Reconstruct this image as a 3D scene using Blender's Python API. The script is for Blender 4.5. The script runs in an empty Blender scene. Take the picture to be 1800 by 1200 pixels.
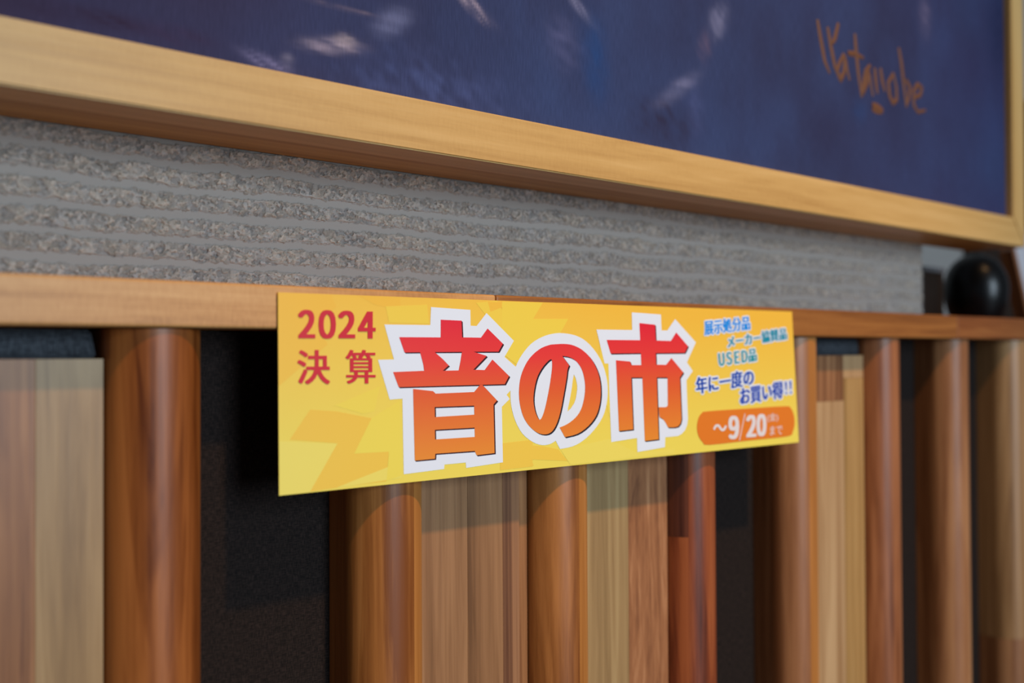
import bpy, bmesh, math, random
import numpy as np
from mathutils import Vector, Matrix

# ------------------------------------------------------------------ camera, light, exposure
SC = bpy.context.scene
COL = SC.collection
FPX = 1750.0                                    # 35 mm lens on a 36 mm wide frame of 1800 px
YAW, PITCH, ROLL = math.radians(50.06), math.radians(0.8), 0.005
EYE = np.array([0.0, -0.316, 1.0])
FWD = np.array([math.cos(YAW)*math.cos(PITCH), math.sin(YAW)*math.cos(PITCH), math.sin(PITCH)])
RGT = np.array([math.sin(YAW), -math.cos(YAW), 0.0])
UPV = np.cross(RGT, FWD)
RGT, UPV = RGT*math.cos(ROLL) - UPV*math.sin(ROLL), UPV*math.cos(ROLL) + RGT*math.sin(ROLL)

def at(px, py, Y):
    """point of the plane y = Y seen at a pixel of the photograph (used to read real positions off it)"""
    d = FWD*FPX + RGT*(px-900) - UPV*(py-600)
    return EYE + d*((Y-EYE[1])/d[1])

cam = bpy.data.cameras.new('camera'); camo = bpy.data.objects.new('camera', cam); COL.objects.link(camo)
M = Matrix(((RGT[0], UPV[0], -FWD[0], EYE[0]), (RGT[1], UPV[1], -FWD[1], EYE[1]), (RGT[2], UPV[2], -FWD[2], EYE[2]), (0, 0, 0, 1)))
camo.matrix_world = M
cam.sensor_width = 36; cam.lens = 35; cam.clip_start = 0.01
cam.dof.use_dof = True
cam.dof.focus_distance = float((at(870, 660, 0)-EYE) @ FWD)
cam.dof.aperture_fstop = 5.8
SC.camera = camo

w = bpy.data.worlds.new('room_light'); SC.world = w; w.use_nodes = True
w.node_tree.nodes['Background'].inputs[0].default_value = (0.74, 0.84, 0.97, 1)
w.node_tree.nodes['Background'].inputs[1].default_value = 0.10

def area(name, loc, target, sx, sy, power, col, shape='RECTANGLE'):
    l = bpy.data.lights.new(name, 'AREA'); l.shape = shape; l.size = sx; l.size_y = sy
    l.energy = power; l.color = col
    o = bpy.data.objects.new(name, l); COL.objects.link(o)
    o.location = loc
    o.rotation_euler = (Vector(target)-Vector(loc)).to_track_quat('-Z', 'Y').to_euler()
    return o
# big daylight window across the room and one warm ceiling spot above the card
area('daylight_window', (0.62, -3.4, 1.45), (0.3, 0, 1.0), 1.1, 1.7, 82, (0.70, 0.86, 1.0))
sl = bpy.data.lights.new('ceiling_spot', 'SPOT'); sl.energy = 190; sl.color = (1.0, 0.56, 0.22)
sl.shadow_soft_size = .055; sl.spot_size = math.radians(22); sl.spot_blend = 1.0
so = bpy.data.objects.new('ceiling_spot', sl); COL.objects.link(so); so.location = (0.42, -1.42, 3.0)
so.rotation_euler = (Vector((.40, 0, 1.0))-so.location).to_track_quat('-Z', 'Y').to_euler()
SC.view_settings.view_transform = 'Standard'; SC.view_settings.look = 'None'
SC.view_settings.gamma = 1; SC.view_settings.use_curve_mapping = False
SC.view_settings.exposure = 0.0

# ------------------------------------------------------------------ helpers
def lin(c):
    return tuple(((v/255)/12.92 if v/255 <= 0.04045 else ((v/255+0.055)/1.055)**2.4) for v in c)

def tag(o, label=None, cat=None, group=None, kind=None):
    if label: o['label'] = label
    if cat: o['category'] = cat
    if group: o['group'] = group
    if kind: o['kind'] = kind
    return o

def link(name, me, mat=None, parent=None):
    o = bpy.data.objects.new(name, me); COL.objects.link(o)
    if mat is not None: me.materials.append(mat)
    if parent is not None: o.parent = parent
    return o

def empty(name, loc=(0, 0, 0)):
    o = bpy.data.objects.new(name, None); COL.objects.link(o); o.location = loc; o.empty_display_size = .05
    return o

def mesh(name, verts, faces, smooth=False):
    me = bpy.data.meshes.new(name); me.from_pydata([tuple(v) for v in verts], [], faces); me.update()
    if smooth: me.polygons.foreach_set('use_smooth', [True]*len(me.polygons))
    return me

def box(name, x0, x1, y0, y1, z0, z1, mat, parent=None, bev=0.0, off=(0, 0, 0), seg=2):
    bm = bmesh.new()
    bmesh.ops.create_cube(bm, size=1)
    for v in bm.verts:
        v.co = Vector(((x0+x1)/2+v.co.x*(x1-x0)-off[0], (y0+y1)/2+v.co.y*(y1-y0)-off[1], (z0+z1)/2+v.co.z*(z1-z0)-off[2]))
    if bev: bmesh.ops.bevel(bm, geom=bm.edges[:], offset=bev, segments=seg, affect='EDGES', profile=0.5)
    me = bpy.data.meshes.new(name); bm.to_mesh(me); bm.free()
    return link(name, me, mat, parent)

def prism(name, prof, z0, z1, mat, parent=None, smooth=True, off=(0, 0, 0)):
    """vertical prism over a closed plan outline"""
    n = len(prof)
    vs = [(x-off[0], y-off[1], z0-off[2]) for x, y in prof]+[(x-off[0], y-off[1], z1-off[2]) for x, y in prof]
    fs = [(i, (i+1) % n, (i+1) % n+n, i+n) for i in range(n)]+[tuple(range(n-1, -1, -1)), tuple(range(n, 2*n))]
    me = mesh(name, vs, fs)
    if smooth:
        me.polygons.foreach_set('use_smooth', [True]*n+[False, False])
        try: me.set_sharp_from_angle(angle=math.radians(32))
        except Exception: pass
    return link(name, me, mat, parent)

# ------------------------------------------------------------------ materials
def nt(name):
    m = bpy.data.materials.new(name); m.use_nodes = True
    return m, m.node_tree.nodes, m.node_tree.links, m.node_tree.nodes['Principled BSDF']

def wood(name, dark, mid, light, grain='z', band=70, along=3.0, rough=0.40, contrast=1.0, fleck=0.0, distort=1.8, spec=0.36):
    m, N, L, B = nt(name)
    tc = N.new('ShaderNodeTexCoord'); oi = N.new('ShaderNodeObjectInfo')
    sc = N.new('ShaderNodeVectorMath'); sc.operation = 'SCALE'; sc.inputs[3].default_value = 7.3
    cb = N.new('ShaderNodeCombineXYZ')
    for k in range(3): L.new(oi.outputs['Random'], cb.inputs[k])
    L.new(cb.outputs[0], sc.inputs[0])
    ad = N.new('ShaderNodeVectorMath'); L.new(tc.outputs['Object'], ad.inputs[0]); L.new(sc.outputs[0], ad.inputs[1])
    def scaled(a, b):
        mp = N.new('ShaderNodeMapping'); L.new(ad.outputs[0], mp.inputs[0])
        s = (b, a, a) if grain == 'x' else (a, a, b)
        mp.inputs['Scale'].default_value = s
        return mp.outputs[0]
    n1 = N.new('ShaderNodeTexNoise'); n1.inputs['Scale'].default_value = 1; n1.inputs['Detail'].default_value = 4
    n1.inputs['Distortion'].default_value = distort; L.new(scaled(band, along), n1.inputs[0])
    n2 = N.new('ShaderNodeTexNoise'); n2.inputs['Scale'].default_value = 1; n2.inputs['Detail'].default_value = 5
    n2.inputs['Roughness'].default_value = .65; L.new(scaled(band*9, along*6), n2.inputs[0])
    n3 = N.new('ShaderNodeTexNoise'); n3.inputs['Scale'].default_value = 1; n3.inputs['Detail'].default_value = 1
    L.new(scaled(band*3.2, along*.9), n3.inputs[0])
    # growth-ring lines
    wv = N.new('ShaderNodeMath'); wv.operation = 'MULTIPLY'; wv.inputs[1].default_value = 34; L.new(n1.outputs[0], wv.inputs[0])
    sn = N.new('ShaderNodeMath'); sn.operation = 'SINE'; L.new(wv.outputs[0], sn.inputs[0])
    def comb(a, ka, b, kb):
        x = N.new('ShaderNodeMath'); x.operation = 'MULTIPLY'; x.inputs[1].default_value = ka; L.new(a, x.inputs[0])
        y = N.new('ShaderNodeMath'); y.operation = 'MULTIPLY_ADD'; y.inputs[1].default_value = kb; L.new(b, y.inputs[0]); L.new(x.outputs[0], y.inputs[2])
        return y.outputs[0]
    c1 = comb(n1.outputs[0], .55, n3.outputs[0], .30)
    c2 = comb(c1, 1.0, n2.outputs[0], .30)
    c3 = comb(c2, 1.0, sn.outputs[0], .024)
    if fleck:
        mp = N.new('ShaderNodeMapping'); L.new(ad.outputs[0], mp.inputs[0])
        mp.inputs['Scale'].default_value = (900, 300, 260) if grain == 'x' else (260, 300, 900)
        n4 = N.new('ShaderNodeTexNoise'); n4.inputs['Scale'].default_value = 1; n4.inputs['Detail'].default_value = 2; L.new(mp.outputs[0], n4.inputs[0])
        c3 = comb(c3, 1.0, n4.outputs[0], fleck)
    rp = N.new('ShaderNodeValToRGB'); cr = rp.color_ramp
    lo, hi = .58-.14/contrast+fleck*.5, .58+.14/contrast+fleck*.5
    cr.elements[0].position = lo; cr.elements[0].color = (*lin(dark), 1)
    cr.elements[1].position = hi; cr.elements[1].color = (*lin(light), 1)
    e = cr.elements.new((lo+hi)/2); e.color = (*lin(mid), 1)
    L.new(c3, rp.inputs[0]); L.new(rp.outputs[0], B.inputs['Base Color'])
    bp = N.new('ShaderNodeBump'); bp.inputs['Strength'].default_value = .25; bp.inputs['Distance'].default_value = .0003
    L.new(n2.outputs[0], bp.inputs['Height']); L.new(bp.outputs[0], B.inputs['Normal'])
    B.inputs['Roughness'].default_value = rough
    B.inputs['Specular IOR Level'].default_value = spec
    return m

def plain(name, col, rough=.5, spec=.4, noise=0.0, nscale=200, metal=0.0):
    m, N, L, B = nt(name)
    B.inputs['Roughness'].default_value = rough; B.inputs['Specular IOR Level'].default_value = spec
    B.inputs['Metallic'].default_value = metal
    tc = N.new('ShaderNodeTexCoord'); n = N.new('ShaderNodeTexNoise'); n.inputs['Scale'].default_value = nscale; n.inputs['Detail'].default_value = 3
    L.new(tc.outputs['Object'], n.inputs[0])
    mx = N.new('ShaderNodeMix'); mx.data_type = 'RGBA'
    c = lin(col)
    mx.inputs[6].default_value = (*[v*(1-noise) for v in c], 1); mx.inputs[7].default_value = (*[min(1, v*(1+noise)) for v in c], 1)
    L.new(n.outputs[0], mx.inputs[0]); L.new(mx.outputs[2], B.inputs['Base Color'])
    return m

def fabric(name, c1, c2, scale=1500):
    m, N, L, B = nt(name)
    tc = N.new('ShaderNodeTexCoord')
    out = []
    for s in ((scale, scale, scale*.12), (scale*.12, scale*.12, scale)):
        mp = N.new('ShaderNodeMapping'); mp.inputs['Scale'].default_value = s; L.new(tc.outputs['Object'], mp.inputs[0])
        n = N.new('ShaderNodeTexNoise'); n.inputs['Scale'].default_value = 1; n.inputs['Detail'].default_value = 2; L.new(mp.outputs[0], n.inputs[0])
        out.append(n.outputs[0])
    ad = N.new('ShaderNodeMath'); ad.operation = 'ADD'; L.new(out[0], ad.inputs[0]); L.new(out[1], ad.inputs[1])
    rp = N.new('ShaderNodeValToRGB'); rp.color_ramp.elements[0].position = .75; rp.color_ramp.elements[1].position = 1.2 if False else 1.0
    hv = N.new('ShaderNodeMath'); hv.operation = 'MULTIPLY'; hv.inputs[1].default_value = .85; L.new(ad.outputs[0], hv.inputs[0])
    L.new(hv.outputs[0], rp.inputs[0]); rp.color_ramp.elements[0].color = (*lin(c1), 1); rp.color_ramp.elements[1].color = (*lin(c2), 1)
    L.new(rp.outputs[0], B.inputs['Base Color'])
    bp = N.new('ShaderNodeBump'); bp.inputs['Strength'].default_value = .4; bp.inputs['Distance'].default_value = .0003
    L.new(ad.outputs[0], bp.inputs['Height']); L.new(bp.outputs[0], B.inputs['Normal'])
    B.inputs['Roughness'].default_value = .9; B.inputs['Specular IOR Level'].default_value = .15
    return m

# ------------------------------------------------------------------ setting: plastered wall, floor
YW = 0.044                                     # wall face; the ledge front is y = 0
LZ0, LZ1 = 1.0096, 1.0248                      # ledge bottom and top
XEND = 0.6865                                  # where the plaster stops
rng = np.random.default_rng(5)

def hash2(ix, iy, s):
    h = (ix.astype(np.int64)*374761393 + iy.astype(np.int64)*668265263 + s*974634777) & 0x7fffffff
    h = ((h ^ (h >> 13))*1274126177) & 0x7fffffff
    h = (h ^ (h >> 16)) & 0x7fffffff
    return (h % 100003)/100003.0

def worley(x, y, s):
    ix, iy = np.floor(x), np.floor(y)
    best = np.full(x.shape, 9.0); hh = np.zeros(x.shape)
    for dx in (-1, 0, 1):
        for dy in (-1, 0, 1):
            cx, cy = ix+dx, iy+dy
            px = cx+hash2(cx, cy, s); py = cy+hash2(cx, cy, s+7)
            rr = .75+.6*hash2(cx, cy, s+3)
            d = ((x-px)**2+(y-py)**2)/rr**2
            k = d < best
            best = np.where(k, d, best); hh = np.where(k, hash2(cx, cy, s+11), hh)
    return np.sqrt(best), hh

def vnoise(x, y, s):
    ix, iy = np.floor(x), np.floor(y); fx, fy = x-ix, y-iy
    fx = fx*fx*(3-2*fx); fy = fy*fy*(3-2*fy)
    a = hash2(ix, iy, s); b = hash2(ix+1, iy, s); c = hash2(ix, iy+1, s); d = hash2(ix+1, iy+1, s)
    return (a*(1-fx)+b*fx)*(1-fy)+(c*(1-fx)+d*fx)*fy

def grid_mesh(name, xs, zs, Y, H, cols=None, cname='tone'):
    nx, nz = len(xs), len(zs)
    X, Z = np.meshgrid(xs, zs)
    co = np.empty((nz*nx, 3), np.float32); co[:, 0] = X.ravel(); co[:, 1] = (Y-H).ravel(); co[:, 2] = Z.ravel()
    me = bpy.data.meshes.new(name); me.vertices.add(nx*nz); me.vertices.foreach_set('co', co.ravel())
    i = (np.arange(nz-1)[:, None]*nx+np.arange(nx-1)[None, :]).ravel()
    q = np.stack([i, i+1, i+nx+1, i+nx], 1).astype(np.int32)
    nf = len(q)
    me.loops.add(nf*4); me.loops.foreach_set('vertex_index', q.ravel())
    me.polygons.add(nf); me.polygons.foreach_set('loop_start', np.arange(nf, dtype=np.int32)*4)
    me.polygons.foreach_set('use_smooth', np.ones(nf, bool))
    me.update(calc_edges=True)
    if cols is not None:
        a = me.color_attributes.new(cname, 'FLOAT_COLOR', 'POINT')
        c = np.ones((nx*nz, 4), np.float32); c[:, :3] = cols.reshape(-1, 3)
        a.data.foreach_set('color', c.ravel())
    return me

xs = [-0.25]
while xs[-1] < 0.0: xs.append(xs[-1]+.004)
while xs[-1] < XEND: xs.append(xs[-1]+(.00034 if xs[-1] < .42 else .00034+(xs[-1]-.42)*.0018))
xs[-1] = XEND; xs = np.array(xs)
zs = np.concatenate([np.array([.0, .5, 1.0]), np.arange(1.0225, 1.0895, .00032), np.array([1.1, 1.2, 1.35, 1.6, 2.2])])
X, Z = np.meshgrid(xs, zs)
PITCHZ = .0092
wob = .0011*(vnoise(X*22, Z*25, 1)-.5)+.0009*(vnoise(X*95, Z*60, 2)-.5)+.0006*(vnoise(X*400, Z*400, 4)-.5)
ph = ((Z+wob*1.6-1.0300)/PITCHZ) % 1.0
wid = .150+.09*(vnoise(X*30, np.floor((Z-1.03)/PITCHZ)*3.1, 6)-.5)
d1, h1 = worley(X*820, Z*900, 20)
wid = wid+.10*(h1-.5)
dd = np.abs(ph-.5)                                      # 0 in the middle of the smooth band
rough_m = np.clip((dd-wid)/.05, 0, 1)
d1, h1 = worley(X*820, Z*900, 20)
d2, h2 = worley(X*430, Z*500, 31)
grain = np.sqrt(np.clip(1-(d1*1.25)**2, 0, 1))*(.3+.7*h1)
clump = np.clip(1-d2*.9, 0, 1)**.8*h2
patch = vnoise(X*170, Z*220, 9)
H = rough_m*(.0012*grain+.0007*clump+.0003*patch-.0003)+(1-rough_m)*.0002
H = np.where((Z > 1.0905) | (Z < 1.02), 0, H)
tone_r = .97+.62*(h1-.5)+.22*(patch-.5)
warm = vnoise(X*60, Z*80, 40)
base_s = np.array(lin((163, 156, 149))); base_a = np.array(lin((178, 166, 152))); base_b = np.array(lin((157, 153, 150)))
wk = np.clip(h2*.75+warm*.35, 0, 1)[..., None]
crough = (base_a*wk+base_b*(1-wk))*tone_r[..., None]
cw = base_s*(1-rough_m[..., None])+crough*rough_m[..., None]
me = grid_mesh('wall_back', xs, zs, YW, H, cw)
mw, N, L, B = nt('combed_plaster')
va = N.new('ShaderNodeVertexColor'); va.layer_name = 'tone'; L.new(va.outputs[0], B.inputs['Base Color'])
B.inputs['Roughness'].default_value = .92; B.inputs['Specular IOR Level'].default_value = .2
me.polygons.foreach_set('use_smooth', np.zeros(len(me.polygons), bool))
tag(link('wall_back', me, mw), kind='structure')

m_end = plain('plaster_edge', (150, 150, 150), .9, .2, .1)
floor_m = wood('floor_wood', (70, 48, 32), (95, 66, 44), (115, 82, 56), 'x', 20, 2)
tag(box('floor', -1.5, 3.0, -3.2, 1.2, -.03, 0, floor_m), kind='structure')
tag(box('wall_right', XEND+.0005, 3.0, .21, .25, 0, 2.4, plain('pale_wall', (150, 146, 142), .9, .2, .05)), kind='structure')

# ------------------------------------------------------------------ the slatted wooden screen below the ledge
FY = 0.030
screen = empty('slatted_screen', (0.3, FY, 0.0)); OFF = (0.3, FY, 0.0)
tag(screen, 'slatted wooden screen of round posts and flat staved boards below the narrow ledge', 'screen')
mfab = fabric('brown_black_cloth', (22, 18, 17), (44, 35, 32), 3200)
ob = box('backing_cloth', -.33, 1.03, FY, FY+.004, .02, LZ0-.0005, mfab, screen, off=OFF); ob['label'] = 'dark brown woven cloth behind the posts'
XC, PI_, R_, YC = .12135, .09055, .01603, .018

def post_profile(xc, xa=None, xb=None):
    pts = []
    n = 40
    arc = [(xc-R_, FY)]+[(xc+R_*math.cos(math.pi+math.pi*k/n), YC+R_*math.sin(math.pi+math.pi*k/n)) for k in range(n+1)]+[(xc+R_, FY)]
    lo = xa if xa is not None else -9; hi = xb if xb is not None else 9
    res = []
    m = len(arc)
    def clip(poly, fn_in, xcut):
        out = []
        for i in range(len(poly)):
            a, b = poly[i], poly[(i+1) % len(poly)]
            if fn_in(a): out.append(a)
            if fn_in(a) != fn_in(b):
                t = (xcut-a[0])/(b[0]-a[0]); out.append((xcut, a[1]+(b[1]-a[1])*t))
        return out
    p = clip(arc, lambda q: q[0] >= lo, lo)
    return clip(p, lambda q: q[0] <= hi, hi)

W = {}
def wd(key, dark, mid, light, **k):
    W[key] = wood('wood_'+key, dark, mid, light, **k); return W[key]
wd('orange_brown', (96, 46, 14), (142, 80, 34), (172, 104, 50), band=48, along=3.2, contrast=1.05)
wd('honey', (124, 70, 28), (164, 104, 50), (186, 124, 66), band=50, along=3, contrast=.95)
wd('amber', (114, 64, 26), (156, 98, 48), (182, 120, 64), band=46, along=3.4, contrast=1.1)
wd('amber_strip', (156, 98, 44), (176, 116, 56), (192, 130, 70), band=60, along=2)
wd('redwood', (80, 34, 16), (132, 66, 36), (160, 88, 48), band=50, along=3.4, contrast=1.2)
wd('redwood_dark', (61, 29, 20), (91, 48, 33), (115, 63, 42), band=60, along=3)
wd('rosy_brown', (124, 78, 46), (156, 106, 68), (176, 126, 84), band=50, along=3, contrast=1.1)
wd('russet', (110, 62, 34), (148, 92, 56), (170, 112, 72), band=50, along=3, contrast=1.1)
wd('tan_post', (136, 98, 60), (172, 130, 86), (192, 150, 104), band=50, along=2)
wd('board_pink', (116, 74, 44), (144, 98, 60), (166, 118, 76), band=70, along=3, contrast=1.1)
wd('board_pale', (128, 100, 66), (154, 124, 84), (172, 142, 100), band=46, along=3, contrast=1.1)
wd('board_brown', (109, 76, 48), (141, 102, 68), (161, 120, 83), band=60, along=2.0, contrast=1.1)
wd('board_streak', (89, 55, 37), (135, 94, 65), (158, 115, 81), band=110, along=1.4, contrast=1.2)
wd('board_green', (135, 109, 72), (158, 130, 89), (171, 145, 102), band=70, along=3)
wd('board_figured', (119, 76, 50), (156, 106, 70), (182, 132, 93), band=60, along=9, contrast=1.1)
wd('board_yellow', (146, 113, 66), (172, 135, 83), (189, 156, 104), band=70, along=2)
wd('board_cream', (158, 122, 83), (180, 146, 106), (195, 163, 122), band=70, along=2)
wd('board_chestnut', (104, 68, 42), (146, 100, 66), (166, 122, 84), band=80, along=2.5, contrast=1.2)

def zat(px, py, Y): return float(at(px, py, Y)[2])
def xat(px, py, Y): return float(at(px, py, Y)[0])

posts = {0: ('honey', None, None), 1: ('orange_brown', None, None), 2: ('honey', 725, 'amber_strip'), 3: ('amber', 1013, 'amber_strip'),
         4: ('redwood', 1216, 'redwood'), 5: ('rosy_brown', 1419, 'amber_strip'), 6: ('russet', None, None),
         7: ('rosy_brown', None, None), 8: ('tan_post', None, None), 9: ('honey', None, None), 10: ('russet', None, None)}
PL = {1: 'orange brown half round post', 2: 'honey coloured post with an amber strip on its right', 4: 'reddish post', 8: 'pale tan post'}
for i in range(-4, 11):
    xc = XC+PI_*(i-1)
    mat, seam, mat2 = posts.get(i, (('russet', 'honey', 'rosy_brown')[i % 3], None, None))
    if seam is None:
        if i == 8:
            zc = zat(1775, 1131, .004)
            p = prism('round_post', post_profile(xc), zc, LZ0-.0004, W[mat], screen, off=OFF)
            prism('stave', post_profile(xc), .003, zc-.0001, W['rosy_brown'], p, off=OFF)['label'] = 'browner lower length of the post'
            p['label'] = PL[8]
            continue
        p = prism('round_post', post_profile(xc), .003, LZ0-.0004, W[mat], screen, off=OFF)
    else:
        xsm = xat(seam, 1000, .004)
        if i == 4:
            zc = zat(1195, 945, .008)
            p = prism('round_post', post_profile(xc, xsm, None), .003, LZ0-.0004, W[mat], screen, off=OFF)
            prism('stave', post_profile(xc, None, xsm-.00005), zc+.0001, LZ0-.0004, W['redwood_dark'], p, off=OFF)['label'] = 'dark top left length'
            prism('stave', post_profile(xc, None, xsm-.00005), .003, zc, W['redwood'], p, off=OFF)
        else:
            p = prism('round_post', post_profile(xc, None, xsm), .003, LZ0-.0004, W[mat], screen, off=OFF)
            prism('stave', post_profile(xc, xsm+.00005, None), .003, LZ0-.0004, W[mat2], p, off=OFF)['label'] = 'lighter amber right strip'
    if i in PL: p['label'] = PL[i]

YB = .0145
mcore = W['board_chestnut']
mpad = fabric('slate_felt', (46, 51, 57), (78, 84, 91), 2400)
def board(slot, ztop, cuts):
    """slot i lies between post i and post i+1; cuts = (x0, x1, z0, z1, wood)"""
    xa = XC+PI_*(slot-1)+R_+.0003; xb = XC+PI_*slot-R_-.0003
    c = box('flat_board', xa, xb, YB+.009, FY-.0003, .003, ztop, mcore, screen, off=OFF)
    for (x0, x1, z0, z1, k) in cuts:
        x0 = xa if x0 is None else x0; x1 = xb if x1 is None else x1
        z1 = ztop if z1 is None else z1
        dy = .0016 if k.endswith('!') else 0
        box('stave', x0+.00002, x1-.00002, YB+dy, YB+.0089, z0, z1, W[k.rstrip('!')], c, bev=.00008, off=OFF, seg=1)
    # the felt pad closing the gap between the board's top end and the ledge
    bm = bmesh.new()
    e = .0014
    pr = [(xa+.0002, ztop+.0001), (xb-.0016, ztop+.0001), (xb-.0034, LZ0-.0008), (xa+.0002, LZ0-.0008)]
    f = bm.faces.new([bm.verts.new((x-OFF[0], YB+e-OFF[1], z)) for x, z in pr])
    g = bmesh.ops.extrude_face_region(bm, geom=[f])
    for v in g['geom']:
        if isinstance(v, bmesh.types.BMVert): v.co.y += .012
    bmesh.ops.recalc_face_normals(bm, faces=bm.faces)
    bmesh.ops.bevel(bm, geom=bm.edges[:], offset=.0008, segments=3, affect='EDGES')
    mm = bpy.data.meshes.new('felt_pad'); bm.to_mesh(mm); bm.free(); mm.polygons.foreach_set('use_smooth', [True]*len(mm.polygons))
    link('felt_pad', mm, mpad, screen)

zt = .9996
xA = xat(62, 900, YB)
board(0, zt, [(None, xA-.022, .003, None, 'board_cream'), (xA-.022, xA, .003, None, 'board_pink'), (xA, None, .003, None, 'board_pale')])
b1, b2, b3 = xat(822, 1000, YB), xat(884, 1000, YB), xat(913, 1000, YB)
board(2, zt, [(None, b1, .003, None, 'board_brown'), (b1, b2, .003, None, 'board_brown'), (b2, b3, .003, None, 'board_streak'), (b3, None, .003, None, 'board_pink!')])
c1 = xat(1105, 1000, YB)
board(3, zt, [(None, c1, .003, None, 'board_green'), (c1, None, .003, None, 'board_figured')])
d1x = xat(1483, 700, YB); zd1 = zat(1460, 705, YB); zd2 = zat(1505, 664, YB)
board(5, .9990, [(None, d1x, zd1+.0001, None, 'board_chestnut'), (None, d1x, .003, zd1, 'board_cream'),
                 (d1x, None, zd2+.0001, None, 'board_cream'), (d1x, None, .003, zd2, 'board_yellow')])
board(9, zt, [(None, .87, .003, None, 'board_pink'), (.87, None, .003, None, 'board_green')])
board(-1, zt, [(None, -.03, .003, None, 'board_yellow'), (-.03, None, .003, None, 'board_figured')])
box('bottom_rail', -.33, 1.03, -.004, FY+.004, .0, .0028, W['russet'], screen, off=OFF)

# ------------------------------------------------------------------ ledge on top of the screen
ledge = empty('wooden_ledge', (.3, .02, LZ0)); LO = (.3, .02, LZ0)
tag(ledge, 'narrow wooden ledge of one pale and two brown lengths running under the painting', 'ledge')
wl = wood('ledge_pale', (168, 118, 66), (198, 146, 88), (214, 166, 108), 'x', 60, 5, fleck=.18, contrast=.9, rough=.45)
wm = wood('ledge_brown', (116, 68, 28), (144, 90, 40), (164, 108, 52), 'x', 60, 4, fleck=.10, contrast=.9, rough=.45)
wr = wood('ledge_red', (108, 60, 28), (136, 80, 38), (154, 98, 50), 'x', 60, 4, contrast=.9, rough=.45)
xj1 = xat(872, 522, 0); xj2 = xat(1684, 570, 0)
for x0, x1, mt, lb in ((-.45, xj1, wl, 'pale left length'), (xj1, xj2, wm, 'brown middle length'), (xj2, 1.35, wr, 'reddish brown right length')):
    o = box('ledge_board', x0+.00004, x1-.00004, 0, YW-.0002, LZ0, LZ1, mt, ledge, bev=.0010, off=LO, seg=3); o['label'] = lb

# ------------------------------------------------------------------ framed painting hanging on the plaster
fw = wood('beech_frame', (182, 140, 80), (204, 164, 100), (216, 178, 116), 'x', 45, 3, rough=.42, contrast=.75, fleck=.10)
fwv = wood('beech_frame_upright', (182, 140, 80), (204, 164, 100), (216, 178, 116), 'z', 45, 3, rough=.42, contrast=.75, fleck=.10)
FX1 = xat(1781, 378, 0)+.0200; FX0 = FX1-.98; FZ0 = 1.0802; FZ1 = FZ0+.62; FW = .0201
pic = empty('framed_painting', (FX0, YW, FZ0)); PO = (FX0, YW, FZ0)
pic.rotation_euler = (0, .0034, 0); pic.location.z += .0003
tag(pic, 'large dark blue painting in a plain pale beech frame hanging above the ledge', 'painting')
FD = .0175; BK = .0016
def frail(x0, x1, z0, z1, mat, mit):
    """mitred moulding, mit = (dx at inner edge start, dx at inner edge end) handled as a trapezium"""
    if mit == 'b': q = [(x0, z0), (x1, z0), (x1-FW, z1), (x0+FW, z1)]
    if mit == 't': q = [(x0+FW, z0), (x1-FW, z0), (x1, z1), (x0, z1)]
    if mit == 'l': q = [(x0, z0), (x1, z0+FW), (x1, z1-FW), (x0, z1)]
    if mit == 'r': q = [(x0, z0+FW), (x1, z0), (x1, z1), (x0, z1-FW)]
    bm = bmesh.new()
    a = [bm.verts.new((x-PO[0], 0-PO[1], z-PO[2])) for x, z in q]; b = [bm.verts.new((x-PO[0], FD-PO[1], z-PO[2])) for x, z in q]
    bm.faces.new(a); bm.faces.new(b[::-1])
    for i in range(4): bm.faces.new((a[i], b[i], b[(i+1) % 4], a[(i+1) % 4]))
    bmesh.ops.recalc_face_normals(bm, faces=bm.faces)
    bmesh.ops.bevel(bm, geom=[e for e in bm.edges if abs(e.verts[0].co.y-e.verts[1].co.y) < 1e-6 and e.verts[0].co.y < -.03], offset=.0006, segments=2, affect='EDGES')
    me = bpy.data.meshes.new('frame_rail'); bm.to_mesh(me); bm.free()
    return link('frame_rail', me, mat, pic)
r1 = frail(FX0, FX1, FZ0, FZ0+FW, fw, 'b'); r2 = frail(FX0, FX1, FZ1-FW, FZ1, fw, 't')
r3 = frail(FX0, FX0+FW, FZ0, FZ1, fwv, 'l'); r4 = frail(FX1-FW, FX1, FZ0, FZ1, fwv, 'r')
g = .0004
bw = wood('beech_back', (160, 120, 62), (180, 138, 76), (196, 154, 90), 'x', 45, 3, rough=.5, contrast=.75)
box('back_rail', FX0+g, FX1-g, FD+.0001, YW-BK, FZ0+g, FZ0+.012, bw, r1, off=PO)
box('back_rail', FX0+g, FX1-g, FD+.0001, YW-BK, FZ1-.012, FZ1-g, bw, r2, off=PO)
box('back_rail', FX0+g, FX0+.012, FD+.0001, YW-BK, FZ0+.0121, FZ1-.0121, bw, r3, off=PO)
box('back_rail', FX1-.012, FX1-g, FD+.0001, YW-BK, FZ0+.0121, FZ1-.0121, bw, r4, off=PO)

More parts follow.
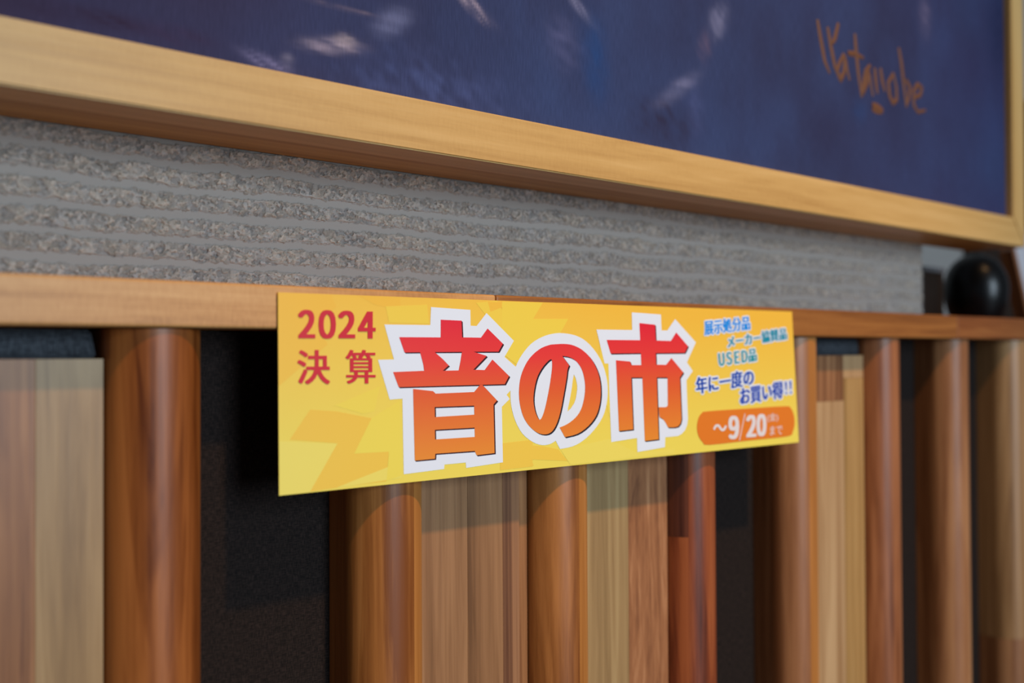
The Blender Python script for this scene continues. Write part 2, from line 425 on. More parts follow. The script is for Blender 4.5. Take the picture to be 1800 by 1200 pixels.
# canvas: painted relief grid; strokes are laid where the painter put them
CY = .0052
cx0, cx1, cz0, cz1 = FX0+FW-.003, FX1-FW+.0001, FZ0+FW-.003, FZ1-FW+.003
cxs = np.concatenate([np.arange(cx0, .02, .006), np.arange(.02, cx1, .0011), [cx1]])
czs = np.concatenate([np.arange(cz0, 1.26, .0011), np.arange(1.262, cz1, .008), [cz1]])
X, Z = np.meshgrid(cxs, czs)
def L3(c): return np.array(lin(c))
n_a = vnoise(X*14, Z*18, 51); n_b = vnoise(X*45, Z*38, 52); n_c = vnoise(X*150, Z*60, 53)
k = np.clip(.5*n_a+.35*n_b+.15*n_c, 0, 1)[..., None]
cc = L3((44, 46, 76))*(1-k)+L3((54, 70, 114))*k
pur = np.clip(1.15-(X-.05)/.16, 0, 1)*(.5+.5*vnoise(X*30, Z*30, 61)); pur = pur[..., None]*.8
cc = cc*(1-pur)+L3((60, 44, 62))*pur
rd = (np.clip((X-.42)/.3, 0, 1)*.55*vnoise(X*25, Z*30, 77))[..., None]
cc = cc*(1-rd)+L3((50, 46, 84))*rd
def stroke(px, py, wpx, hpx, ang, col, a, tex=.6, seed=3):
    global cc
    c = at(px, py, CY)
    s = float((c-EYE) @ FWD)/FPX
    fx = math.cos(math.atan2(FWD[1], FWD[0])) ; sx = wpx*s/max(.35, .62-.36*(px-900)/1750+.02); sz = hpx*s
    dx, dz = X-c[0], Z-c[2]
    ca, sa = math.cos(ang), math.sin(ang)
    u, v = (dx*ca+dz*sa)/sx, (-dx*sa+dz*ca)/sz
    m = np.exp(-(u*u+v*v)**1.3)
    m = m*(1-tex+tex*2*np.clip(vnoise(X*260+v*2, Z*260, seed), 0, 1)**1.5)
    m = np.clip(m*a, 0, 1)[..., None]
    cc = cc*(1-m)+L3(col)*m
pale = (168, 156, 176)
stroke(583, 75, 40, 13, .15, pale, .6, .8, 4); stroke(606, 68, 14, 12, 0, (180, 166, 172), .6, .7, 5)
stroke(470, 105, 34, 12, -.2, (120, 118, 160), .6, .8, 6); stroke(505, 103, 9, 12, .3, (140, 136, 160), .5, .7, 7)
stroke(690, 32, 30, 22, .6, (120, 128, 170), .45, .8, 8); stroke(830, 5, 26, 12, -.5, pale, .55, .8, 9)
stroke(600, 8, 50, 4, 0, (120, 108, 124), .5, .9, 10)
stroke(1262, 30, 12, 34, -.5, (120, 124, 160), .55, .6, 11); stroke(1238, 75, 10, 24, -.3, (96, 84, 110), .5, .6, 12)
stroke(1192, 150, 34, 14, .55, (120, 124, 162), .6, .6, 13); stroke(1222, 185, 12, 40, 0, (70, 82, 130), .5, .6, 14)
stroke(1020, 10, 24, 10, -.6, (120, 124, 160), .6, .6, 15); stroke(1045, 95, 20, 72, .12, (38, 66, 118), .85, .3, 16)
stroke(990, 70, 26, 40, .4, (86, 92, 136), .4, .7, 17); stroke(1625, 25, 10, 34, 0, (96, 92, 124), .55, .5, 18)
stroke(1170, 205, 50, 40, 0, (44, 40, 64), .5, .6, 19); stroke(1510, 190, 14, 24, 0, (40, 66, 116), .35, .4, 20)
stroke(1755, 40, 20, 90, 0, (34, 42, 76), .7, .3, 21); stroke(160, 25, 120, 16, 0, (48, 34, 56), .6, .6, 22)
stroke(760, 150, 120, 60, 0, (72, 86, 136), .45, .7, 23); stroke(300, 55, 60, 20, 0, (58, 48, 78), .5, .6, 24)
weave = .00006*np.sin(X*2*np.pi/.0022)+.00012*(vnoise(X*420, Z*90, 71)-.5)
loc = grid_mesh('canvas', cxs-PO[0], czs-PO[2], CY-PO[1], weave, cc, 'paint')
mc, N, L, B = nt('oil_paint')
va = N.new('ShaderNodeVertexColor'); va.layer_name = 'paint'
tc = N.new('ShaderNodeTexCoord'); mp = N.new('ShaderNodeMapping'); mp.inputs['Scale'].default_value = (1500, 1, 160); L.new(tc.outputs['Object'], mp.inputs[0])
nn = N.new('ShaderNodeTexNoise'); nn.inputs['Scale'].default_value = 1; nn.inputs['Detail'].default_value = 3; L.new(mp.outputs[0], nn.inputs[0])
mr = N.new('ShaderNodeMapRange'); mr.inputs['To Min'].default_value = .72; mr.inputs['To Max'].default_value = 1.28; L.new(nn.outputs[0], mr.inputs[0])
vm = N.new('ShaderNodeVectorMath'); vm.operation = 'SCALE'; L.new(va.outputs[0], vm.inputs[0]); L.new(mr.outputs[0], vm.inputs[3]); L.new(vm.outputs[0], B.inputs['Base Color'])
bp = N.new('ShaderNodeBump'); bp.inputs['Strength'].default_value = .3; bp.inputs['Distance'].default_value = .0002; L.new(nn.outputs[0], bp.inputs['Height']); L.new(bp.outputs[0], B.inputs['Normal'])
B.inputs['Roughness'].default_value = .7; B.inputs['Specular IOR Level'].default_value = .1
canvas = link('canvas', loc, mc, pic); canvas['label'] = 'dark blue and violet canvas with loose pale brush strokes'
box('canvas_back', cx0, cx1, CY+.001, CY+.004, cz0, cz1, plain('canvas_board', (70, 60, 50), .9), pic, off=PO)

# brushed signature, ochre strokes a hair proud of the canvas
mo = plain('ochre_paint', (104, 68, 46), .6, .3, .25, 900)
SG = [[(1437, 27), (1443, 62), (1450, 100), (1459, 122)], [(1455, 40), (1461, 75), (1468, 110), (1475, 128)], [(1474, 34), (1468, 60), (1463, 70)],
      [(1484, 88), (1476, 104), (1472, 118), (1478, 134), (1484, 120), (1486, 92), (1490, 118), (1494, 134)],
      [(1503, 52), (1505, 80), (1509, 120), (1515, 164)], [(1490, 86), (1503, 88), (1518, 95)],
      [(1530, 108), (1522, 118), (1518, 140), (1516, 158), (1524, 140), (1528, 118), (1531, 140), (1535, 162)],
      [(1538, 112), (1540, 136), (1543, 158)], [(1548, 112), (1551, 134), (1556, 154)],
      [(1571, 122), (1562, 138), (1564, 160), (1570, 174), (1577, 168), (1576, 145), (1571, 122)],
      [(1580, 76), (1585, 105), (1589, 140), (1594, 182)], [(1592, 132), (1600, 146), (1598, 165), (1593, 180)],
      [(1606, 165), (1618, 160), (1621, 148), (1613, 141), (1606, 155), (1607, 178), (1614, 190), (1627, 187)],
      [(1533, 180), (1552, 188)]]
bm = bmesh.new()
for s in SG:
    P = [Vector(at(x, y, CY-.0004)) for x, y in s]
    Q = []
    for a, b in zip(P[:-1], P[1:]):
        for t in (0, .34, .67): Q.append(a.lerp(b, t))
    Q.append(P[-1])
    fat = .0034 if len(s) == 2 and s[0][1] > 175 else .0018
    ring = []
    for i, q in enumerate(Q):
        d = (Q[min(i+1, len(Q)-1)]-Q[max(i-1, 0)]); d.y = 0; d.normalize()
        nrm = Vector((-d.z, 0, d.x)); t = i/(len(Q)-1)
        wdt = fat*(.55+.45*math.sin(math.pi*min(1, .15+t*.85)))
        wx = nrm*wdt; q2 = q-Vector(PO)
        ring.append([bm.verts.new(q2-wx+Vector((0, .0003, 0))), bm.verts.new(q2+Vector((0, -.0002, 0))), bm.verts.new(q2+wx+Vector((0, .0003, 0)))])
    for a, b in zip(ring[:-1], ring[1:]):
        bm.faces.new((a[0], a[1], b[1], b[0])); bm.faces.new((a[1], a[2], b[2], b[1]))
sg = bpy.data.meshes.new('signature'); bm.to_mesh(sg); bm.free()
o = link('signature', sg, mo, canvas); o['label'] = 'ochre brushed signature'

# ------------------------------------------------------------------ the printed sale card
CPX = [(488.5, 513.5), (1392, 547.5), (1404, 777), (490.5, 871)]          # TL TR BR BL read off the photograph
YF = -.0010
c_tl = Vector(at(*CPX[0], YF)); c_bl = Vector(at(*CPX[3], YF)); c_tr = Vector(at(*CPX[1], YF)); c_br = Vector(at(*CPX[2], YF-.0032))
def homog(src, dst):
    A, b = [], []
    for (x, y), (u, v) in zip(src, dst):
        A += [[x, y, 1, 0, 0, 0, -u*x, -u*y], [0, 0, 0, x, y, 1, -v*x, -v*y]]; b += [u, v]
    h = np.linalg.solve(np.array(A, float), np.array(b, float)); return np.append(h, 1).reshape(3, 3)
HM = homog(CPX, [(0, 0), (1, 0), (1, 1), (0, 1)])
def st(px, py):
    v = HM @ np.array([px, py, 1.0]); return (v[0]/v[2], v[1]/v[2])
card = empty('sale_card', tuple(c_bl.lerp(c_br, .5))); CO = card.location.copy()
tag(card, 'long yellow printed sale card with big red and orange lettering fixed to the ledge front', 'card')
nrm_card = (c_tr-c_tl).cross(c_bl-c_tl).normalized()
if nrm_card.y > 0: nrm_card = -nrm_card
def place(s, t, h):
    p = c_tl*(1-s)*(1-t)+c_tr*s*(1-t)+c_br*s*t+c_bl*(1-s)*t
    return p+nrm_card*h-CO

mp_, N, L, B = nt('printed_paper')
va = N.new('ShaderNodeVertexColor'); va.layer_name = 'ink'
L.new(va.outputs[0], B.inputs['Base Color'])
B.inputs['Roughness'].default_value = .42; B.inputs['Specular IOR Level'].default_value = .35

def ink_mesh(name, bm, h, colf, parent, cuts=(24, 6)):
    """bm holds a flat layout in card coordinates (s, t, extra height); it is cut finely, coloured and bent onto the card"""
    def cut(axis, n):
        for i in range(1, n):
            co = [0, 0, 0]; co[axis] = i/n; no = [0, 0, 0]; no[axis] = 1
            bmesh.ops.bisect_plane(bm, geom=bm.verts[:]+bm.edges[:]+bm.faces[:], plane_co=co, plane_no=no, dist=1e-7)
    cut(0, cuts[0]); cut(1, cuts[1])
    bmesh.ops.triangulate(bm, faces=bm.faces[:])
    bm.verts.ensure_lookup_table()
    cols = [colf(v.co.x, v.co.y) for v in bm.verts]
    for v in bm.verts: v.co = place(v.co.x, v.co.y, h+v.co.z)
    bm.normal_update()
    for f in bm.faces:
        if f.normal.dot(nrm_card) < 0: f.normal_flip()
    me = bpy.data.meshes.new(name); bm.to_mesh(me); bm.free()
    a = me.color_attributes.new('ink', 'FLOAT_COLOR', 'POINT')
    a.data.foreach_set('color', np.array([(*c, 1) for c in cols], np.float32).ravel())
    return link(name, me, mp_, parent)

def inside(x, y, poly):
    c = False
    for (x0, y0), (x1, y1) in zip(poly, poly[1:]+poly[:1]):
        if (y0 > y) != (y1 > y) and x < (x1-x0)*(y-y0)/(y1-y0)+x0: c = not c
    return c

def shape_bm(polys, dst=(0, 0), z=0.0, bm=None):
    """polys: list of (outer, [holes]) in photograph pixels"""
    bm = bm or bmesh.new()
    from mathutils.geometry import delaunay_2d_cdt
    for outer, holes in polys:
        vs, es, k = [], [], 0
        for loop in [outer]+holes:
            pts = [Vector(st(x+dst[0], y+dst[1])) for x, y in loop]
            # scale keeps the triangulator's tolerance sensible
            vs += [Vector((p.x*400, p.y*100)) for p in pts]
            es += [(k+i, k+(i+1) % len(pts)) for i in range(len(pts))]; k += len(pts)
        ov, oe, of, *_ = delaunay_2d_cdt(vs, es, [], 1, 1e-5)
        nv = [bm.verts.new((v.x/400, v.y/100, z)) for v in ov]
        hl = [[(p[0]*400, p[1]*100) for p in (st(x+dst[0], y+dst[1]) for x, y in h)] for h in holes]
        for f in of:
            cx = sum(ov[i].x for i in f)/len(f); cy = sum(ov[i].y for i in f)/len(f)
            if any(inside(cx, cy, h) for h in hl): continue
            try: bm.faces.new([nv[i] for i in f])
            except ValueError: pass
    return bm

# bent paper body
bm = bmesh.new()
NS, NT = 40, 8
vf = [[bm.verts.new(place(i/NS, j/NT, 0)) for i in range(NS+1)] for j in range(NT+1)]
vb = [[bm.verts.new(place(i/NS, j/NT, -.0004)) for i in range(NS+1)] for j in range(NT+1)]
for j in range(NT):
    for i in range(NS):
        bm.faces.new((vf[j][i], vf[j+1][i], vf[j+1][i+1], vf[j][i+1])); bm.faces.new((vb[j][i], vb[j][i+1], vb[j+1][i+1], vb[j+1][i]))
for i in range(NS):
    bm.faces.new((vf[0][i], vf[0][i+1], vb[0][i+1], vb[0][i])); bm.faces.new((vf[NT][i+1], vf[NT][i], vb[NT][i], vb[NT][i+1]))
for j in range(NT):
    bm.faces.new((vf[j+1][0], vf[j][0], vb[j][0], vb[j+1][0])); bm.faces.new((vf[j][NS], vf[j+1][NS], vb[j+1][NS], vb[j][NS]))
me = bpy.data.meshes.new('card_stock'); bm.to_mesh(me); bm.free()
link('card_stock', me, plain('paper_stock', (226, 206, 120), .6, .3, .02), card)

C_TOP, C_BOT = L3((242, 190, 64)), L3((238, 220, 92))
def base_col(s, t):
    k = min(1, max(0, t*1.15-.08+.35*(1-s)*(1-abs(2*s-.55))))
    return tuple(C_TOP*(1-k)+C_BOT*k)
bm = bmesh.new()
q = [bm.verts.new((x, y, 0)) for x, y in ((0, 0), (1, 0), (1, 1), (0, 1))]; bm.faces.new(q)
art = ink_mesh('printed_ground', bm, .00004, base_col, card, (40, 12)); art['label'] = 'yellow printed ground shading to orange'

def zA(pts, o, s): return [(o[0]+x/s, o[1]+y/s) for x, y in pts]
Z1 = ((480, 500), 3.159); Z2 = ((880, 520), 3.273)
def mixk(c, k):
    c2 = L3(c)
    return lambda s, t: tuple(np.array(base_col(s, t))*(1-k)+c2*k)
OR, YE, PA = (242, 188, 58), (240, 222, 78), (238, 228, 120)
facets = [
    (OR, .75, [(31, 45), (320, 55), (350, 125), (240, 200), (300, 330), (31, 560)], Z1), (OR, .75, [(470, 60), (700, 72), (702, 140), (560, 112)], Z1),
    (OR, .8, [(92, 858), (205, 690), (350, 700), (545, 738), (450, 935), (642, 925), (628, 1092), (455, 1112), (200, 1150), (358, 878)], Z1),
    (PA, .55, [(31, 865), (355, 880), (205, 1150), (31, 1172)], Z1), (PA, .45, [(440, 1090), (640, 1010), (720, 1070), (350, 1128)], Z1),
    (YE, .55, [(340, 668), (590, 560), (560, 700), (500, 715)], Z1), (YE, .6, [(620, 120), (850, 110), (860, 215), (640, 210)], Z1),
    (YE, .6, [(545, 738), (700, 640), (710, 1060), (630, 1090), (642, 925), (450, 935)], Z1),
    (YE, .65, [(1120, 100), (1235, 90), (1300, 200), (1420, 250), (1380, 350), (1300, 330)], Z1),
    (OR, .6, [(1185, 95), (1330, 100), (1200, 150)], Z1), (OR, .7, [(1260, 880), (1440, 860), (1440, 1010), (1260, 1030)], Z1),
    (YE, .8, [(0, 32), (235, 38), (180, 130), (382, 130), (330, 225), (230, 260), (85, 390), (20, 340), (0, 200)], Z2),
    (OR, .7, [(0, 855), (90, 850), (240, 862), (330, 880), (385, 948), (175, 940), (190, 975), (0, 985)], Z2),
    (PA, .35, [(345, 885), (620, 820), (780, 900), (1000, 880), (1000, 905), (400, 970)], Z2),
    (YE, .5, [(570, 230), (640, 420), (625, 700), (590, 560), (560, 350)], Z2),
]
for n_, (c, kk, pts, (o_, s_)) in enumerate(facets):
    bm = shape_bm([(zA(pts, o_, s_), [])])
    # keep inside the card
    for axis, sgn, lim in ((0, -1, .0005), (0, 1, .9995), (1, -1, .002), (1, 1, .998)):
        no = [0, 0, 0]; no[axis] = sgn; co = [0, 0, 0]; co[axis] = lim
        bmesh.ops.bisect_plane(bm, geom=bm.verts[:]+bm.edges[:]+bm.faces[:], plane_co=co, plane_no=no, clear_outer=True, dist=1e-8)
    ink_mesh('ground_facet', bm, .00007+.000003*n_, mixk(c, kk*.75), art, (24, 6))

KA = ((650, 520), 3.637); KB = ((880, 530), 4.286); KC = ((1030, 530), 4.286)
def smooth_loop(p, n=4):
    out = []
    m = len(p)
    for i in range(m):
        a, b, c, d = [np.array(p[(i+k) % m], float) for k in (-1, 0, 1, 2)]
        for j in range(n):
            t = j/n
            out.append(tuple(.5*((2*b)+(-a+c)*t+(2*a-5*b+4*c-d)*t*t+(-a+3*b-3*c+d)*t**3)))
    return out
sound_up = ([(182, 260), (446, 262), (446, 150), (578, 156), (583, 262), (703, 264), (745, 206), (843, 302), (815, 353), (655, 353), (740, 380), (655, 468), (728, 470), (777, 403), (884, 508), (857, 560), (180, 578), (144, 482), (342, 474), (335, 430), (315, 356), (216, 357)],
            [[(408, 355), (582, 354), (574, 410), (562, 472), (460, 474), (498, 440), (455, 395)]])
sound_dn = ([(272, 590), (400, 604), (415, 620), (662, 610), (706, 556), (808, 664), (786, 690), (795, 1002), (680, 1016), (668, 988), (416, 1006), (414, 1038), (285, 1050)],
            [[(410, 706), (662, 697), (664, 755), (412, 770)], [(412, 852), (666, 838), (668, 898), (414, 914)]])
no_out = [(450, 315), (520, 321), (590, 350), (650, 400), (700, 470), (735, 560), (748, 660), (742, 760), (715, 855), (655, 935), (575, 993), (480, 1018)]
no_in = [(440, 945), (500, 918), (560, 870), (600, 810), (622, 730), (630, 650), (622, 570), (600, 500), (560, 445), (510, 415), (455, 405)]
no_st = [(508, 476), (496, 510), (489, 570), (468, 700), (445, 825), (418, 915), (382, 975), (335, 997), (275, 985), (212, 935), (165, 860), (138, 760), (132, 660), (145, 560), (180, 470), (230, 400), (300, 345), (370, 320)]
def open_smooth(p, n=3):
    out = []
    for i in range(len(p)-1):
        a, b, c, d = [np.array(p[min(max(i+k, 0), len(p)-1)], float) for k in (-1, 0, 1, 2)]
        for j in range(n):
            t = j/n
            out.append(tuple(.5*((2*b)+(-a+c)*t+(2*a-5*b+4*c-d)*t*t+(-a+3*b-3*c+d)*t**3)))
    out.append(p[-1]); return out
no_glyph = (open_smooth(no_out)+open_smooth(no_in)+open_smooth(no_st)[:],
            [smooth_loop([(370, 430), (318, 478), (272, 555), (248, 650), (241, 740), (254, 820), (278, 876), (295, 884), (314, 850), (335, 775), (360, 645), (375, 540), (380, 470)], 3)])
mk = ([(393, 160), (512, 172), (518, 290), (632, 294), (672, 230), (762, 333), (738, 383), (518, 385), (522, 472), (597, 473), (637, 422), (728, 530), (702, 570), (716, 880), (708, 915), (690, 938), (660, 945), (615, 945), (590, 900), (570, 878), (548, 865), (542, 792), (595, 792), (610, 785), (612, 770), (608, 568), (527, 568), (545, 1035), (440, 1048), (418, 568), (335, 568), (352, 960), (245, 972), (218, 438), (325, 448), (335, 475), (410, 475), (405, 385), (178, 388), (147, 286), (400, 288)], [])
wA = [(88, 180), (380, 184), (384, 70), (635, 88), (637, 188), (675, 190), (738, 108), (914, 284), (855, 386), (934, 455), (905, 540), (897, 598), (870, 628), (890, 655), (840, 705), (850, 1062), (615, 1098), (612, 1063), (476, 1076), (474, 1105), (216, 1138), (205, 652), (124, 658), (48, 404), (150, 402)]
wB = open_smooth([(445, 1108), (540, 1088), (620, 1043), (700, 965), (765, 865), (795, 760), (802, 660), (792, 570), (762, 470), (712, 380), (640, 300), (560, 254), (460, 235), (380, 240), (300, 265), (220, 315), (150, 400), (105, 490), (75, 590), (68, 680), (75, 780), (105, 890), (160, 990), (240, 1055), (310, 1078), (370, 1070), (412, 1045)])
wBh = smooth_loop([(545, 545), (570, 620), (567, 690), (550, 760), (500, 825), (513, 750), (530, 650)], 2)
wC = [(336, 80), (556, 96), (562, 215), (605, 216), (664, 130), (822, 305), (755, 455), (800, 520), (752, 590), (765, 880), (760, 925), (745, 965), (718, 995), (690, 1010), (595, 1020), (593, 1095), (386, 1132), (382, 1025), (188, 1056), (162, 463), (133, 462), (70, 208), (340, 212)]
WHT = L3((227, 237, 252))
def cconst(c):
    c = tuple(c); return lambda s, t: c
bm = shape_bm([(zA(wA, *KA), [])], z=0)
shape_bm([(zA(wB, *KB), [zA(wBh, *KB)])], z=.000006, bm=bm)
shape_bm([(zA(wC, *KC), [])], z=.000012, bm=bm)
ol = ink_mesh('headline_outline', bm, .00013, cconst(WHT), card); ol['label'] = 'white outline around the big characters'
glyphs = [('music_character', [sound_up, sound_dn], KA, 'large sharp cornered character shading from red to orange'),
          ('curled_character', [no_glyph], KB, 'large curled character shading from red to orange'),
          ('market_character', [mk], KC, 'large hooked character shading from red to orange')]
G0, G1, G2, G3 = L3((224, 30, 56)), L3((230, 60, 54)), L3((226, 96, 44)), L3((232, 144, 46))
def mkgrad(t0, t1):
    def f(s, t):
        k = min(1, max(0, (t-t0)/(t1-t0)))
        if k < .3: a, b, u = G0, G1, k/.3
        elif k < .55: a, b, u = G1, G2, (k-.3)/.25
        else: a, b, u = G2, G3, (k-.55)/.45
        return tuple(a*(1-u)+b*u)
    return f
for nme, gl, (o_, s_), lb in glyphs:
    P = [(zA(a, o_, s_), [zA(h, o_, s_) for h in hs]) for a, hs in gl]
    tt = [st(*p)[1] for a, hs in P for p in a]
    bm = shape_bm(P)
    g_ = ink_mesh(nme, bm, .00022, mkgrad(.10, .90), card, (30, 24)); g_['label'] = lb
    sh = [(2.3, 2.1), (1.5, 1.4), (.8, .7)] if nme != 'market_character' else [(1.7, 1.9), (1.1, 1.3), (.6, .6)]
    bm = bmesh.new()
    for q_, d_ in enumerate(sh): shape_bm(P, d_, z=-.000006*q_, bm=bm)
    ink_mesh('drop_shadow_print', bm, .00018, cconst(L3((60, 14, 22)) if nme == 'music_character' else L3((28, 18, 34))), g_)

def text_bm(body, quad, bold=.0, spacing=1.0, copies=None, bm=None, z=0.0):
    cu = bpy.data.curves.new('t', 'FONT'); cu.body = body; cu.size = 1; cu.offset = bold; cu.space_character = spacing; cu.resolution_u = 4
    o = bpy.data.objects.new('t', cu); COL.objects.link(o)
    dg = bpy.context.evaluated_depsgraph_get(); me = bpy.data.meshes.new_from_object(o.evaluated_get(dg))
    co = np.array([v.co[:2] for v in me.vertices]); fs = [tuple(p.vertices) for p in me.polygons]
    bpy.data.objects.remove(o); bpy.data.curves.remove(cu); bpy.data.meshes.remove(me)
    lo, hi = co.min(0), co.max(0)
    u = (co-lo)/(hi-lo)
    TL, TR, BR, BL = [np.array(p, float) for p in quad]
    bm = bm or bmesh.new()
    for n_, (dx, dy) in enumerate(copies or [(0, 0)]):
        vs = []
        for a, b in u:
            p = TL*(1-a)*b+TR*a*b+BR*a*(1-b)+BL*(1-a)*(1-b)
            s, t = st(p[0]+dx, p[1]+dy); vs.append(bm.verts.new((s, t, z+n_*.000002)))
        for f in fs:
            try: bm.faces.new([vs[i] for i in f])
            except ValueError: pass
    return bm
def qz(q, o=(1190, 530), s=4.443): return [(o[0]+x/s, o[1]+y/s) for x, y in q]
RED = L3((206, 28, 48))
def txt(name, body, quad, col, bold=.0, halo=0, hcol=WHT, copies=None, label=None, spacing=1.0):
    bm = text_bm(body, quad, 0, spacing, copies)
    o = ink_mesh(name, bm, .00026, cconst(col) if not callable(col) else col, card); 
    if label: o['label'] = label
    if halo:
        ring = [(halo*math.cos(a), halo*1.15*math.sin(a)) for a in [2*math.pi*k/12 for k in range(12)]]+[(0, 0)]
        ink_mesh('text_halo', text_bm(body, quad, 0, spacing, ring), .00018, cconst(hcol), o)
    return o
B3 = [(-.85, -.25), (-.4, .25), (0, -.25), (.4, .25), (.85, -.25)]
B4 = [(dx, dy) for dx in (-.9, -.45, 0, .45, .9) for dy in (-.35, .35)]
YR = [('２', (522.8, 543.5, 553.5, 593.5)), ('０', (558.5, 544, 589.5, 594.3)), ('２', (593, 545, 623.3, 593.6)), ('４', (627.5, 546.5, 659, 594))]
BB = [(dx, dy) for dx in (-2.3, -1.5, -.75, 0, .75, 1.5, 2.3) for dy in (-1.1, 0, 1.1)]
for d_, (x0, y0, x1, y1) in YR:
    txt('year_digit', d_, [(x0+2.6, y0+1.4), (x1-2.6, y0+1.6), (x1-2.6, y1-1.1), (x0+2.6, y1-1.1)], RED, copies=BB, label='red printed digit of the year 2024')
txt('settlement_print', '決', [(523, 614.5), (577.5, 614.5), (578, 673), (523.5, 673)], RED, .012, copies=[(dx, dy) for dx in (-1.3, -.65, 0, .65, 1.3) for dy in (-.8, .8)], label='red printed character below the year')
txt('settlement_print', '算', [(607, 614), (657.5, 614), (658, 672.5), (607.5, 672.5)], RED, .012, copies=[(dx, dy) for dx in (-1.1, -.5, 0, .5, 1.1) for dy in (-.35, .35)], label='red printed character below the year')
def cgrad(a, b, s0, s1):
    A_, B_ = L3(a), L3(b)
    return lambda s, t: tuple(A_*(1-min(1, max(0, (s-s0)/(s1-s0))))+B_*min(1, max(0, (s-s0)/(s1-s0))))
s_l, s_r = st(1236, 600)[0], st(1385, 600)[0]
txt('small_print', '展示処分品', qz([(205, 150), (560, 112), (565, 216), (212, 262)]), L3((0, 142, 240)), .006, 2.3, copies=B3, label='light blue printed line, topmost of five')
txt('small_print', 'メーカー協賛品', qz([(388, 268), (850, 203), (855, 292), (392, 362)]), L3((0, 140, 172)), .006, 2.3, copies=B3, label='teal printed line, second of five')
txt('small_print', 'ＵＳＥＤ', qz([(318, 402), (540, 376), (545, 470), (326, 500)]), L3((0, 146, 162)), .006, 2.3, copies=B3, label='teal printed line, third of five', spacing=.8)
txt('small_print', '品', qz([(553, 372), (612, 365), (617, 460), (558, 470)]), L3((0, 146, 162)), .006, 2.3, copies=B3)
txt('small_print', '年に一度の', qz([(142, 590), (590, 522), (594, 646), (148, 720)]), L3((0, 70, 180)), 0, 2.9, copies=B4, label='dark blue printed line, fourth of five')
txt('small_print', 'お買い得', qz([(488, 672), (820, 618), (826, 748), (493, 805)]), L3((0, 62, 180)), 0, 2.9, copies=B4, label='dark blue printed line, lowest of five')
for x_ in (838, 874): txt('exclamation_mark', '！', qz([(x_, 625-(x_-838)*.17), (x_+16, 622-(x_-838)*.17), (x_+20, 718-(x_-838)*.1), (x_+6, 720-(x_-838)*.1)]), L3((0, 62, 180)), 0, 2.6, copies=[(-.25, 0), (0, 0), (.25, 0)])
pill = smooth_loop(qz([(235, 854), (530, 834), (838, 815), (885, 828), (910, 880), (917, 950), (902, 1015), (860, 1052), (560, 1084), (250, 1118), (200, 1098), (165, 1045), (153, 980), (165, 908), (192, 868)]), 3)
o = ink_mesh('date_badge', shape_bm([(pill, [])]), .00018, cconst(L3((226, 124, 34))), card); o['label'] = 'orange rounded badge with the closing date'
def badge(body, q, bold, cp=None):
    b_ = ink_mesh('badge_print', text_bm(body, qz(q), 0, 1, cp), .00026, cconst(L3((226, 222, 226))), o)
badge('〜', [(282, 958), (382, 952), (382, 1008), (282, 1012)], .01, B3)
BD = [(dx, dy) for dx in (-1.9, -1.2, -.6, 0, .6, 1.2, 1.9) for dy in (-.8, 0, .8)]
badge('９', [(405, 896), (473, 890), (475, 1066), (407, 1071)], 0, BD)
badge('/', [(505, 876), (530, 873), (505, 1078), (482, 1083)], .0)
badge('２', [(544, 890), (607, 883), (608, 1050), (545, 1055)], 0, BD)
badge('０', [(624, 882), (686, 876), (687, 1043), (626, 1048)], 0, BD)
badge('(金)', [(702, 872), (785, 864), (787, 936), (704, 944)], .0)
badge('まで', [(722, 972), (820, 962), (822, 1034), (724, 1042)], .01)

# ------------------------------------------------------------------ things at the far right end of the ledge
mdk = wood('dark_cabinet', (28, 17, 10), (40, 25, 14), (52, 34, 20), 'z', 60, 3)
SH = LZ1
cab = empty('side_counter', (1.1, .2, 0)); tag(cab, 'brown counter continuing behind the ledge under the black vase', 'counter')
box('counter_top', .70, 1.6, YW+.001, .209, SH-.016, SH-.0004, wr, cab, bev=.001, off=(1.1, .2, 0))
box('counter_body', .71, 1.6, YW+.008, .20, 0, SH-.0164, mdk, cab, off=(1.1, .2, 0))

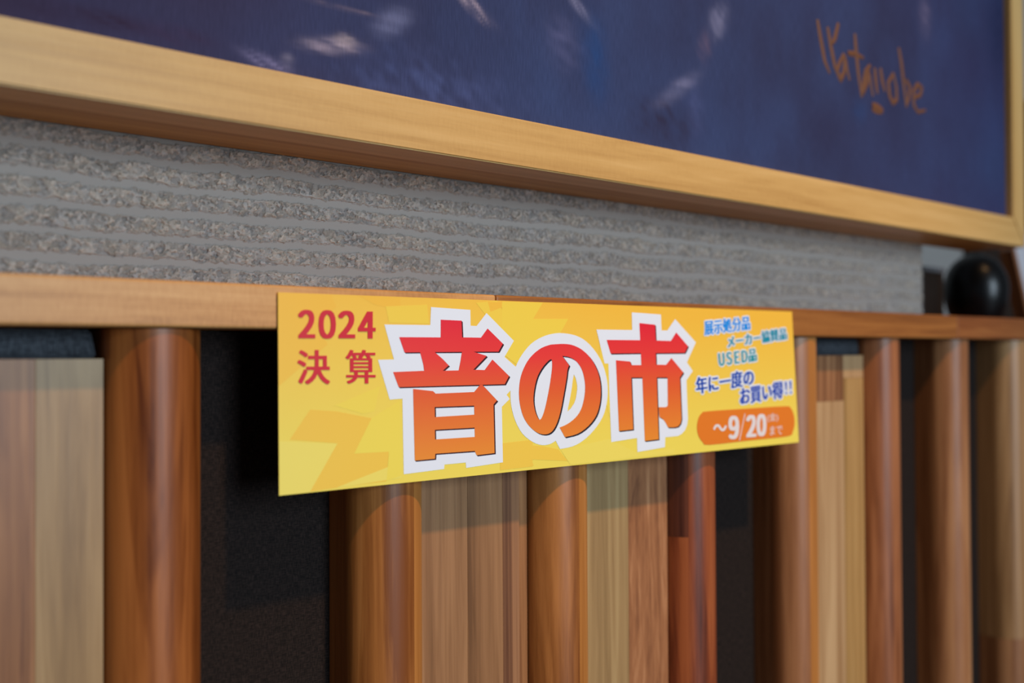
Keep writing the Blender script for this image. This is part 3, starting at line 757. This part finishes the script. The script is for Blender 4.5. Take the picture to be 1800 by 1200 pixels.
def xz(px, py, Y): p = at(px, py, Y); return float(p[0]), float(p[2])
YBk = .075
bx0, bz1 = xz(1621, 467, YBk); bx1, _ = xz(1659, 467, YBk)
blk = empty('wooden_block', ((bx0+bx1)/2, YBk+.01, SH)); BO = tuple(blk.location)
tag(blk, 'small dark brown upright block between the grey wall end and the black vase', 'block')
box('block_body', bx0, bx1, YBk, YBk+.02, SH-.0004, bz1-.004, mdk, blk, bev=.001, off=BO)
box('block_cap', bx0-.001, bx1+.001, YBk-.001, YBk+.021, bz1-.004, bz1, plain('grey_cap', (92, 90, 92), .7), blk, bev=.0008, off=BO)

# black glazed vase, ovoid with small neck
YV = .062
vx0, _ = xz(1672, 520, YV); vx1, _ = xz(1772, 520, YV); vz1 = xz(1722, 444, YV)[1]
vc = ((vx0+vx1)/2, YV+.004, SH-.0004); hgt = vz1-vc[2]; rad = (vx1-vx0)/2*.50
prof = [(0, 0), (.62, 0), (.72, .03), (.86, .16), (.97, .34), (1.0, .50), (.97, .62), (.87, .76), (.70, .88), (.48, .96), (.30, 1.0), (.22, 1.025), (.15, 1.03), (.12, 1.0), (0, .97)]
vp = open_smooth([(a, b) for a, b in prof], 3); NSG = 64
vs = [(r*rad*math.cos(2*math.pi*k/NSG), r*rad*math.sin(2*math.pi*k/NSG), z*hgt*.97) for r, z in vp for k in range(NSG)]
fs = [(j*NSG+k, j*NSG+(k+1) % NSG, (j+1)*NSG+(k+1) % NSG, (j+1)*NSG+k) for j in range(len(vp)-1) for k in range(NSG)]
mv = plain('black_glaze', (8, 8, 10), .30, .32, .1)
v = link('black_vase', mesh('black_vase', vs, fs, True), mv); v.location = vc
tag(v, 'glossy black ovoid vase standing at the far right end of the ledge', 'vase')

# white panel with brown rim leaning at the right edge
YP = .058
pan = empty('leaning_panel'); 
tx, tz = xz(1782, 428, YP); bx, bz = xz(1812, 560, YP)
dirv = Vector((tx-bx, 0, tz-bz)); ln = dirv.length; dirv.normalize()
pan.location = (bx+.004, YP, SH+.0004)
pan.rotation_euler = (0, math.atan2(dirv.x, dirv.z), 0)
tag(pan, 'white panel with a brown rim leaning beside the black vase at the right edge', 'panel')
box('panel_rim', -.006, 0, 0, .012, 0, ln*1.02, W['russet'], pan, bev=.0008)
box('panel_face', .0001, .05, .001, .011, 0, ln*1.02, plain('white_panel', (206, 200, 204), .5, .4, .03), pan, bev=.0006)
cbx = xz(1716, 480, .195)[0]
tag(box('dark_cabinet', cbx, cbx+.5, .195, .205, SH-.0004, 1.30, mdk, None), 'dark brown cabinet standing on the counter behind the black vase', 'cabinet')
